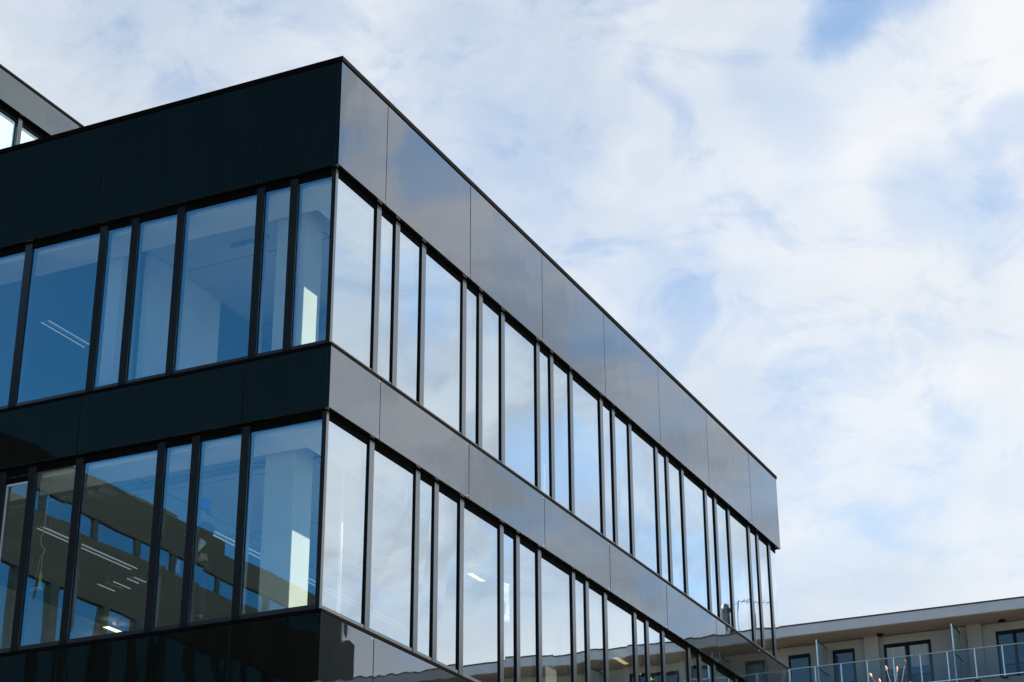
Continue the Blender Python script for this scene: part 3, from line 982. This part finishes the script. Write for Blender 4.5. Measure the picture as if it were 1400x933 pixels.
def smooth(val, a, b, lo=0.0, hi=1.0):
    n = nt.nodes.new('ShaderNodeMapRange')
    n.interpolation_type = 'SMOOTHSTEP'
    n.inputs['From Min'].default_value = a
    n.inputs['From Max'].default_value = b
    n.inputs['To Min'].default_value = lo
    n.inputs['To Max'].default_value = hi
    nt.links.new(val, n.inputs['Value'])
    return n.outputs[0]
big = noise(nt, dirv, 5.2, 8, 0.60, (1, 1, 1.7), 0.55)
fine = noise(nt, dirv, 15.0, 6, 0.62, (1, 1, 1.6), 0.5)
den = smooth(big, 0.34, 0.55, 0.82, 1.0)
den = math_node(nt, 'SUBTRACT', den, smooth(fine, 0.48, 0.68, 0.0, 0.30))
gaps = [((0.817, 0.183, 0.552), 0.95, 0.62), ((0.869, 0.125, 0.478), 0.75, 0.32), ((0.768, 0.382, 0.514), 2.4, 0.20), ((0.684, 0.493, 0.537), 2.2, 0.16),
        ((0.84, 0.322, 0.438), 1.2, 0.12), ((0.849, 0.312, 0.419), 1.3, 0.15), ((0.877, 0.158, 0.453), 1.3, 0.26), ((0.822, 0.209, 0.529), 2.0, 0.22),
        ((0.832, 0.267, 0.487), 2.4, 0.18), ((0.904, 0.243, 0.352), 2.0, 0.14), ((0.792, 0.376, 0.481), 2.0, 0.16),
        ((0.775, -0.40, 0.475), 1.1, 0.55), ((0.72, -0.465, 0.53), 0.9, 0.5), ((0.80, -0.365, 0.455), 0.8, 0.35), ((0.84, -0.34, 0.42), 1.0, 0.35), ((0.745, -0.45, 0.49), 0.6, 0.4), ((0.87, -0.27, 0.41), 0.9, 0.35), ((0.905, -0.33, 0.28), 1.2, 0.40), ((0.86, -0.385, 0.34), 1.1, 0.40), ((0.80, -0.43, 0.42), 0.8, 0.35), ((0.90, -0.28, 0.33), 0.9, 0.35), ((0.92, -0.25, 0.30), 1.0, 0.3), ((0.90, -0.20, 0.38), 1.2, 0.22), ((0.74, -0.50, 0.45), 1.5, 0.25)]
cut = None
for d, deg, amt in gaps:
    g_ = smooth(vdot(d), math.cos(R(deg * 1.9)), math.cos(R(deg * 0.25)), 0, amt)
    cut = g_ if cut is None else math_node(nt, 'ADD', cut, g_)
den = math_node(nt, 'SUBTRACT', den, cut, True)
den = math_node(nt, 'MULTIPLY', den, 1.0)
# cover thins out to clear sky on the far side
warp_save = warp
side = vdot((1.0, 0.0, 0.38))
cover = smooth(side, 0.42, 0.70)
den = math_node(nt, 'MULTIPLY', den, cover)
den = math_node(nt, 'MULTIPLY', den, 0.95)
shade = noise(nt, dirv, 5.0, 5, 0.55, (1, 1, 1.9), 0.3)
ccol = ramp(nt, shade, [(0.30, (3.3, 3.6, 3.95)), (0.48, (4.05, 4.22, 4.42)), (0.64, (4.6, 4.64, 4.68))])
mixc = nt.nodes.new('ShaderNodeMix')
mixc.data_type = 'RGBA'
nt.links.new(den, mixc.inputs[0])
hue = nt.nodes.new('ShaderNodeMix')
hue.data_type = 'RGBA'
hue.blend_type = 'MULTIPLY'
hue.inputs[0].default_value = 1.0
nt.links.new(sky.outputs[0], hue.inputs[6])
hue.inputs[7].default_value = (0.80, 0.95, 0.97, 1)
nt.links.new(hue.outputs[2], mixc.inputs[6])
# thicker cloud with grey undersides towards the south-east
thick = noise(nt, dirv, 7.5, 7, 0.6, (1, 1, 1.8), 0.6)
grey = smooth(thick, 0.45, 0.63, 0.0, 0.50)
zone = smooth(vdot((0.86, -0.42, 0.36)), 0.90, 0.975)
grey = math_node(nt, 'MULTIPLY', grey, zone)
dark = nt.nodes.new('ShaderNodeMix')
dark.data_type = 'RGBA'
nt.links.new(grey, dark.inputs[0])
nt.links.new(ccol, dark.inputs[6])
dark.inputs[7].default_value = (1.55, 1.75, 2.05, 1)
nt.links.new(dark.outputs[2], mixc.inputs[7])
nt.links.new(mixc.outputs[2], bg.inputs['Color'])
nt.links.new(bg.outputs[0], out.inputs[0])

sl = bpy.data.lights.new('sun', 'SUN')
sl.energy = 5.0
sl.angle = R(0.5)
sl.color = (1.0, 0.91, 0.76)
so = bpy.data.objects.new('sun', sl)
sd = Vector((math.cos(SUN_AZ) * math.cos(SUN_EL), math.sin(SUN_AZ) * math.cos(SUN_EL), math.sin(SUN_EL)))
so.rotation_euler = sd.to_track_quat('Z', 'Y').to_euler()
so.location = sd * 60
COL.objects.link(so)

# ------------------------------------------------------------------ camera
cam = bpy.data.cameras.new('camera')
cam.sensor_width = 36.0
cam.lens = 36.0 * 2570.47 / 1400.0
cam.clip_start = 0.1
cam.clip_end = 3000
co = bpy.data.objects.new('camera', cam)
COL.objects.link(co)
d = Vector((0.82569461, 0.39240905, 0.40526971)); r = Vector((0.43072187, -0.90247709, -0.00371246)); u = Vector((-0.36428983, -0.17762388, 0.91418963))
mt = Matrix(((r.x, u.x, -d.x, -20.5026), (r.y, u.y, -d.y, -12.52343), (r.z, u.z, -d.z, 1.6), (0, 0, 0, 1)))
co.matrix_world = mt
scene.camera = co

scene.view_settings.view_transform = 'Standard'
scene.view_settings.look = 'None'
scene.view_settings.exposure = 1.6
scene.view_settings.gamma = 1.0
scene.view_settings.use_curve_mapping = False
cy = scene.cycles
cy.use_denoising = True
cy.max_bounces = 10
cy.transparent_max_bounces = 24
cy.glossy_bounces = 6
cy.diffuse_bounces = 5
cy.caustics_reflective = False
cy.caustics_refractive = False
cy.sample_clamp_indirect = 4.0
